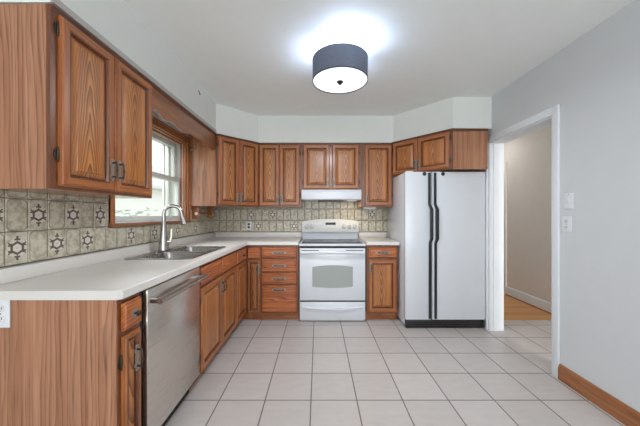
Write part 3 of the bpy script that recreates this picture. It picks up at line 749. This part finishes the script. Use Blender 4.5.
# ------------------------------------------------------------------ dishwasher
dwy0, dwy1 = 1.283, 1.853
dw = thing('dishwasher', 'stainless steel dishwasher with a long bar handle in the left run', 'dishwasher', (-.81, dwy0, 0), PI / 2)
W = dwy1 - dwy0
obj('tub', MB().box(-.020, W + .006, .026, .58, .09, .868), 'gap', dw, (W / 2, .3, .45))
obj('front_panel', MB().box(0, W, 0, .024, .125, .862, bev=.006), 'steel', dw, (W / 2, 0, .5))
obj('kick_plate', MB().box(-.015, W, .075, .09, .0, .115), 'gap', dw, (W / 2, .08, .05))
hd = MB().tube([(.012, -.052, .802), (W - .02, -.052, .802)], .0135, 18)
for x in (.022, W - .034): hd.tube([(x, .002, .802), (x, -.05, .802)], .0125, 14)
obj('handle', hd, 'chrome', dw, (W / 2, -.05, .8))

# ------------------------------------------------------------------ range
rg = thing('range', 'white freestanding electric range with a glass cooktop', 'range', (-.215, 3.055, 0))
W = .758
obj('body', MB().box(.004, W - .004, .032, .60, .012, .8615, bev=.003).box(.02, W - .02, .05, .58, 0.0, .012), 'appl', rg, (W / 2, .3, .45))
obj('cooktop', MB().box(0, W, -.006, .61, .862, .888, bev=.006), 'appl', rg, (W / 2, .3, .89))
gt = obj('cooktop_glass', MB().box(.03, W - .03, .022, .53, .8885, .8915, bev=.001), 'glass_top', rg, (W / 2, .3, .9))
for x, y, r in ((.20, .16, .10), (.20, .40, .075), (.56, .16, .075), (.56, .40, .10)):
    obj('burner_ring', MB().lathe([(r, 0), (r, .0006), (r - .006, .0006), (r - .006, 0), (r, 0)], (x, y, .8916), 'z', 40), 'ring', gt, (x, y, .8916))
obj('vent_strip', MB().box(.012, W - .012, .006, .03, .839, .8615), 'gap', rg, (W / 2, .02, .86))
# oven door with arched window
def arch(x0, x1, z0, z1, bt, bb_, n=14):
    top = [(x0 + (x1 - x0) * k / n, z1 + bt * (1 - (2 * k / n - 1) ** 2)) for k in range(n + 1)]
    bot = [(x1 - (x1 - x0) * k / n, z0 - bb_ * (1 - (2 * k / n - 1) ** 2)) for k in range(n + 1)]
    return bot + top
od = obj('oven_door', MB().box(.006, W - .006, 0, .03, .245, .838, bev=.008), 'appl', rg, (W / 2, 0, .55))
obj('oven_window', MB().prism(arch(.150, .610, .402, .628, .018, .014), -.0015, .01, 'y'), 'oven_glass', od, (W / 2, 0, .52))
obj('oven_window_trim', MB().prism(arch(.146, .614, .398, .632, .018, .014), -.0007, .009, 'y'), 'appl2', od, (W / 2, 0, .52))
for a, b in ((.03, .225), (.530, .728)): obj('vent_slot', MB().box(a, b, -.001, .01, .808, .816), 'slot', od, (a, 0, .82))
hp = [(.02 + (W - .04) * k / 16, -.030 - .022 * (1 - (k / 8 - 1) ** 2), .790 + .006 * (1 - (k / 8 - 1) ** 2)) for k in range(17)]
hn = MB()
vs = []; fs = []
for x, y, z in hp: vs += [(x, y, z - .019), (x, y - .012, z - .006), (x, y - .010, z + .010), (x, y + .006, z + .019), (x, y + .012, z + .008), (x, y + .010, z - .012)]
for i in range(16):
    for k in range(6): fs.append([i * 6 + k, i * 6 + (k + 1) % 6, (i + 1) * 6 + (k + 1) % 6, (i + 1) * 6 + k])
fs += [list(range(6)), [96 + k for k in range(6)]]
hn.add(vs, fs).box(.018, .06, -.03, .002, .775, .805, bev=.004).box(W - .06, W - .018, -.03, .002, .775, .805, bev=.004)
obj('oven_handle', hn, 'appl', od, (W / 2, -.03, .79), sharp=60)
obj('door_gap', MB().box(.012, W - .012, .012, .03, .226, .246), 'gap', rg, (W / 2, .02, .235))
sd = obj('storage_drawer', MB().box(.006, W - .006, 0, .03, .022, .228, bev=.008), 'appl', rg, (W / 2, 0, .12))
lip = []; vs = []; fs = []
for k in range(17):
    t_ = k / 8 - 1; x = .045 + (W - .09) * k / 16; z = .172 - .022 * (1 - t_ * t_) ; y = -.002
    vs += [(x, .002, z + .016), (x, -.018 - .008 * (1 - t_ * t_), z + .012), (x, -.020 - .008 * (1 - t_ * t_), z), (x, .002, z - .012)]
for i in range(16):
    for k in range(4): fs.append([i * 4 + k, i * 4 + (k + 1) % 4, (i + 1) * 4 + (k + 1) % 4, (i + 1) * 4 + k])
fs += [[0, 1, 2, 3], [64, 65, 66, 67]]
obj('drawer_handle', MB().add(vs, fs), 'appl', sd, (W / 2, 0, .17), sharp=60)
# backguard
bgp = [(.006, .889), (W - .006, .889), (W - .006, 1.105)] + [(W - .014 - (W - .028) * k / 14, 1.128 + .026 * (1 - (k / 7 - 1) ** 2)) for k in range(15)] + [(.006, 1.105)]
obj('backguard', MB().prism(bgp, .572, .608, 'y', bev=.003), 'appl', rg, (W / 2, .59, 1.0))
cpp = [(.001, .985), (W - .001, .985), (W - .001, 1.11)] + [(W - .012 - (W - .024) * k / 14, 1.134 + .026 * (1 - (k / 7 - 1) ** 2)) for k in range(15)] + [(.001, 1.11)]
cpn = obj('control_panel', MB().prism(cpp, .535, .575, 'y', bev=.006), 'appl2', rg, (W / 2, .55, 1.06))
for x in (.067, .133, .563, .630, .704):
    k_ = obj('control_knob', MB().lathe([(.030, 0), (.030, -.004), (.024, -.006), (.022, -.024), (.018, -.027), (0, -.027)], (x, .535, 1.062), 'y', 24).box(x - .004, x + .004, .503, .515, 1.044, 1.080, bev=.002), 'knobgrey', cpn, (x, .53, 1.06))
obj('clock_display', MB().box(.315, .450, .532, .54, 1.082, 1.114, bev=.002), 'black', cpn, (.37, .53, 1.09))
for i in range(3):
    for sx in (-1, 1): obj('touch_button', MB().lathe([(.009, 0), (.009, -.002), (.007, -.003), (0, -.003)], (.3725 + sx * (.085 + .0 * i), .5349, 1.05 + i * .028), 'y', 14), 'plate', cpn, (.37, .53, 1.05))

# range hood
hdm = thing('range_hood', 'slim white range hood under the short oak cabinet', 'range hood', (-.199, 3.25, 1.395))
W = .722
obj('shell', MB().prism([(.002, .010), (.0, .095), (.018, .1255), (.425, .1255), (.425, .0), (.03, .0)], 0, W, 'x', bev=.003), 'appl', hdm, (W / 2, .2, .06))
obj('grip_strip', MB().prism(arch(W / 2 - .13, W / 2 + .13, .088, .094, .0, .012), -.003, .004, 'y'), 'appl2', hdm, (W / 2, 0, .06))
obj('filter', MB().box(.20, .52, .07, .33, -.006, .002), 'slot', hdm, (W / 2, .2, 0))
obj('light_lens', MB().box(.57, .68, .10, .25, -.002, .002), emit('warm_lens', (1.0, .78, .45, 1), 0.35), hdm, (.62, .18, 0))
hl = area('hood_lamp', (.43, 3.42, 1.383), (0, 0, 0), .10, .12, .8, (1.0, .78, .48))
# under-cabinet light
uc = thing('under_cabinet_light', 'small white light fitting under the single door wall cabinet', 'light fixture', (.575, 3.42, 1.290))
obj('housing', MB().box(0, .16, 0, .06, 0.003, .0245, bev=.004), 'appl2', uc, (.08, .03, .012)); obj('lens', MB().box(.01, .15, .008, .052, -.002, .004, bev=.002), 'plate', uc, (.08, .03, 0))

# ------------------------------------------------------------------ refrigerator
fr = thing('refrigerator', 'white side by side refrigerator with black strip handles', 'refrigerator', (.93, 2.875, 0))
W = .856
obj('cabinet_shell', MB().box(.002, W, .062, .77, .03, 1.672, bev=.004), 'appl', fr, (W / 2, .4, .85))
SP = .284
for nm, a, b in (('freezer_door', 0.0, SP - .004), ('fridge_door', SP + .004, W)):
    d = obj(nm, MB().box(a, b, 0, .058, .098, 1.676, bev=.008), 'appl', fr, ((a + b) / 2, 0, .9))
    sg = 1 if nm == 'freezer_door' else -1
    # black strip handle with a raised, offset grip in the middle
    x0 = SP - .030 if sg > 0 else SP + .030
    off = .018
    pts = [(x0, -.006, 1.664), (x0, -.006, 1.33), (x0 + off, -.030, 1.275), (x0 + off, -.030, .96), (x0 + .006, -.006, .915), (x0 + .006, -.006, .112)]
    vs = []; fs = []
    hw = .0125
    for x, y, z in pts: vs += [(x - hw, .002, z), (x - hw, y - .006, z), (x + hw, y - .006, z), (x + hw, .002, z)]
    for i in range(5):
        for k in range(4): fs.append([i * 4 + k, i * 4 + (k + 1) % 4, (i + 1) * 4 + (k + 1) % 4, (i + 1) * 4 + k])
    fs += [[0, 1, 2, 3], [20, 21, 22, 23]]
    obj('handle', MB().add(vs, fs), 'black', d, (x0, 0, .9))
    cx = SP - .082 if sg > 0 else SP + .115
    obj('handle_cap', MB().lathe([(.020, .002), (.020, -.006), (.014, -.010), (0, -.010)], (cx, 0, 1.652), 'y', 20), 'black', d, (cx, 0, 1.652))
gr = MB().box(.01, W - .006, .022, .06, .0, .092, bev=.004)
for z in (.025, .045, .065): gr.box(.03, W - .06, .018, .024, z, z + .008)
obj('toe_grille', gr, 'black', fr, (W / 2, .03, .05))
obj('hinge_cover', MB().box(.02, .09, .02, .09, 1.673, 1.688, bev=.003), 'appl2', fr, (.05, .05, 1.68))

# ------------------------------------------------------------------ ceiling light
LMP = (.163, 2.0)
cl = thing('ceiling_light', 'round drum ceiling light with dark slate shade and glowing diffuser', 'ceiling light', (LMP[0], LMP[1], CE))
R_ = .203
obj('shade', MB().lathe([(R_, -.236), (R_, -.078), (R_ - .003, -.078), (R_ - .003, -.236), (R_, -.236)], (0, 0, 0), 'z', 64), 'drum', cl, (0, 0, -.13))
for a, b in ((-.237, -.232), (-.082, -.077)):
    obj('shade_ring', MB().lathe([(R_ + .001, a), (R_ + .001, b), (R_ - .004, b), (R_ - .004, a), (R_ + .001, a)], (0, 0, 0), 'z', 64), 'bronze', cl, (0, 0, a))
obj('diffuser', MB().lathe([(R_ - .004, -.231), (R_ - .004, -.228), (0, -.228)], (0, 0, 0), 'z', 48).lathe([(R_ - .004, -.231), (R_ - .02, -.234), (0, -.234)], (0, 0, 0), 'z', 48), 'lampglow', cl, (0, 0, -.22))
obj('finial', MB().lathe([(.004, -.232), (.024, -.236), (.022, -.243), (.011, -.248), (.013, -.255), (0, -.261)], (0, 0, 0), 'z', 20), 'bronze', cl, (0, 0, -.24))
obj('canopy', MB().lathe([(.06, -.001), (.06, -.018), (.03, -.026), (.006, -.028), (.005, -.228), (0, -.228)], (0, 0, 0), 'z', 24), 'chrome', cl)
for a in range(3):
    q = a * 2 * PI / 3
    obj('bulb', MB().lathe([(.013, .0), (.016, .02), (.028, .045), (.028, .065), (.018, .083), (0, .09)], (.085 * math.cos(q), .085 * math.sin(q), -.15), 'z', 16), 'lampglow', cl, (.085 * math.cos(q), .085 * math.sin(q), -.15))
l = bpy.data.lights.new('bulb_light', 'POINT'); l.energy = 18; l.color = (.58, .72, 1.0); l.shadow_soft_size = .05
lo_ = bpy.data.objects.new('bulb_light', l); COL.objects.link(lo_); lo_.location = (LMP[0], LMP[1] - .03, CE - .11)
l = bpy.data.lights.new('diffuser_light', 'AREA'); l.shape = 'DISK'; l.size = .37; l.energy = 18; l.color = (.93, .96, 1.0)
lo_ = bpy.data.objects.new('diffuser_light', l); COL.objects.link(lo_); lo_.location = (LMP[0], LMP[1], CE - .266)

# ------------------------------------------------------------------ plates, hook
def plate(name, label, loc, rot, kind, face='appl2'):
    """wall plate facing local -y, its middle at loc"""
    r = thing(name, label, 'outlet' if kind == 'outlet' else 'switch', loc, rot, 'white wall plates')
    obj('cover_plate', MB().box(-.036, .036, -.006, 0, -.057, .057, bev=.003), 'plate', r)
    if kind == 'outlet':
        for z in (-.021, .021):
            s = obj('receptacle', MB().prism(rrect(-.017, .017, z - .0145, z + .0145, .012), -.0085, -.005, 'y'), face, r, (0, -.007, z))
            for x in (-.007, .007): obj('slot', MB().box(x - .0014, x + .0014, -.0092, -.008, z - .002, z + .008), 'slot', s, (x, -.008, z))
            obj('slot', MB().lathe([(.003, -.008), (.003, -.0092), (0, -.0092)], (0, 0, z - .008), 'y', 10), 'slot', s, (0, -.008, z))
    else:
        obj('toggle', MB().box(-.005, .005, -.016, -.004, -.004, .012, bev=.002), 'appl2', r, (0, -.008, 0))
    obj('screw', MB().lathe([(.0035, -.006), (.003, -.0075), (0, -.0075)], (0, 0, .045 if kind != 'outlet' else 0), 'y', 10), 'chrome', r, (0, -.006, 0))
    return r
plate('outlet', 'white power outlet on the end panel of the left base cabinets', (-1.293, 1.1055, .815), 0, 'outlet')
plate('outlet', 'white wall plate with dark outlets on the tiled back wall near the corner', (-.94, YB - .008, 1.068), 0, 'outlet', 'slot')
plate('outlet', 'white double outlet on the right wall below the light switch', (XR, 1.95, 1.15), -PI / 2, 'outlet')
plate('light_switch', 'white toggle light switch on the right wall beside the doorway', (XR, 1.935, 1.317), -PI / 2, 'switch')
tag(obj('ceiling_hook', MB().tube([(-1.121, 2.52, 2.372), (-1.112, 2.52, 2.372), (-1.107, 2.52, 2.362), (-1.107, 2.52, 2.345), (-1.102, 2.52, 2.338), (-1.096, 2.52, 2.345)], .003, 8), 'bronze', origin=(-1.12, 2.52, 2.36)),
    'tiny hook on the soffit over the window', 'hook')

# ------------------------------------------------------------------ outside the window
struct('ground', MB().box(-16, -1.7, -4, 22, -.7, -.6), 'lawn', 'pale lawn outside the window')
nh = thing('neighbour_house', 'pale neighbouring house seen through the window', 'house', (-7.2, 6.0, -.6))
obj('wall', MB().box(-3, 0, 0, 9, 0, 3.0), 'siding', nh, (0, 4, 1.5))
obj('roof', MB().prism([(-3.4, 3.0), (.5, 2.9), (.5, 3.0), (-1.5, 4.4)], -.4, 9.4, 'y'), 'roofing', nh, (-1, 4, 3.2))
for i, (x, y, s) in enumerate(((-3.9, 5.9, 1.0), (-5.9, 8.6, .9))):
    bm = bmesh.new(); rn = random.Random(i)
    for k in range(420):
        d = Vector((rn.gauss(0, 1), rn.gauss(0, 1), rn.gauss(0, 1))).normalized() * s * (.75 + .25 * rn.random())
        c = d + Vector((0, 0, s)); a = rn.random() * 6.28
        t1 = d.orthogonal().normalized() * .11; t2 = d.normalized().cross(t1); t1, t2 = t1 * math.cos(a) + t2 * math.sin(a), t2 * math.cos(a) - t1 * math.sin(a)
        bm.faces.new([bm.verts.new(c + q) for q in (-t1, t2 * .5, t1, -t2 * .5 + d.normalized() * .03)])
    sh = thing('shrub', ['larger leafy shrub outside the window', 'smaller leafy shrub outside the window'][i], 'shrub', (x, y, -.6))
    obj('foliage', MB().frombm(bm), 'leaf', sh, (0, 0, s), recalc=False)
    obj('stem', MB().tube([(0, 0, 0), (.02, 0, s)], [.04, .02], 8), 'oak_dark', sh)
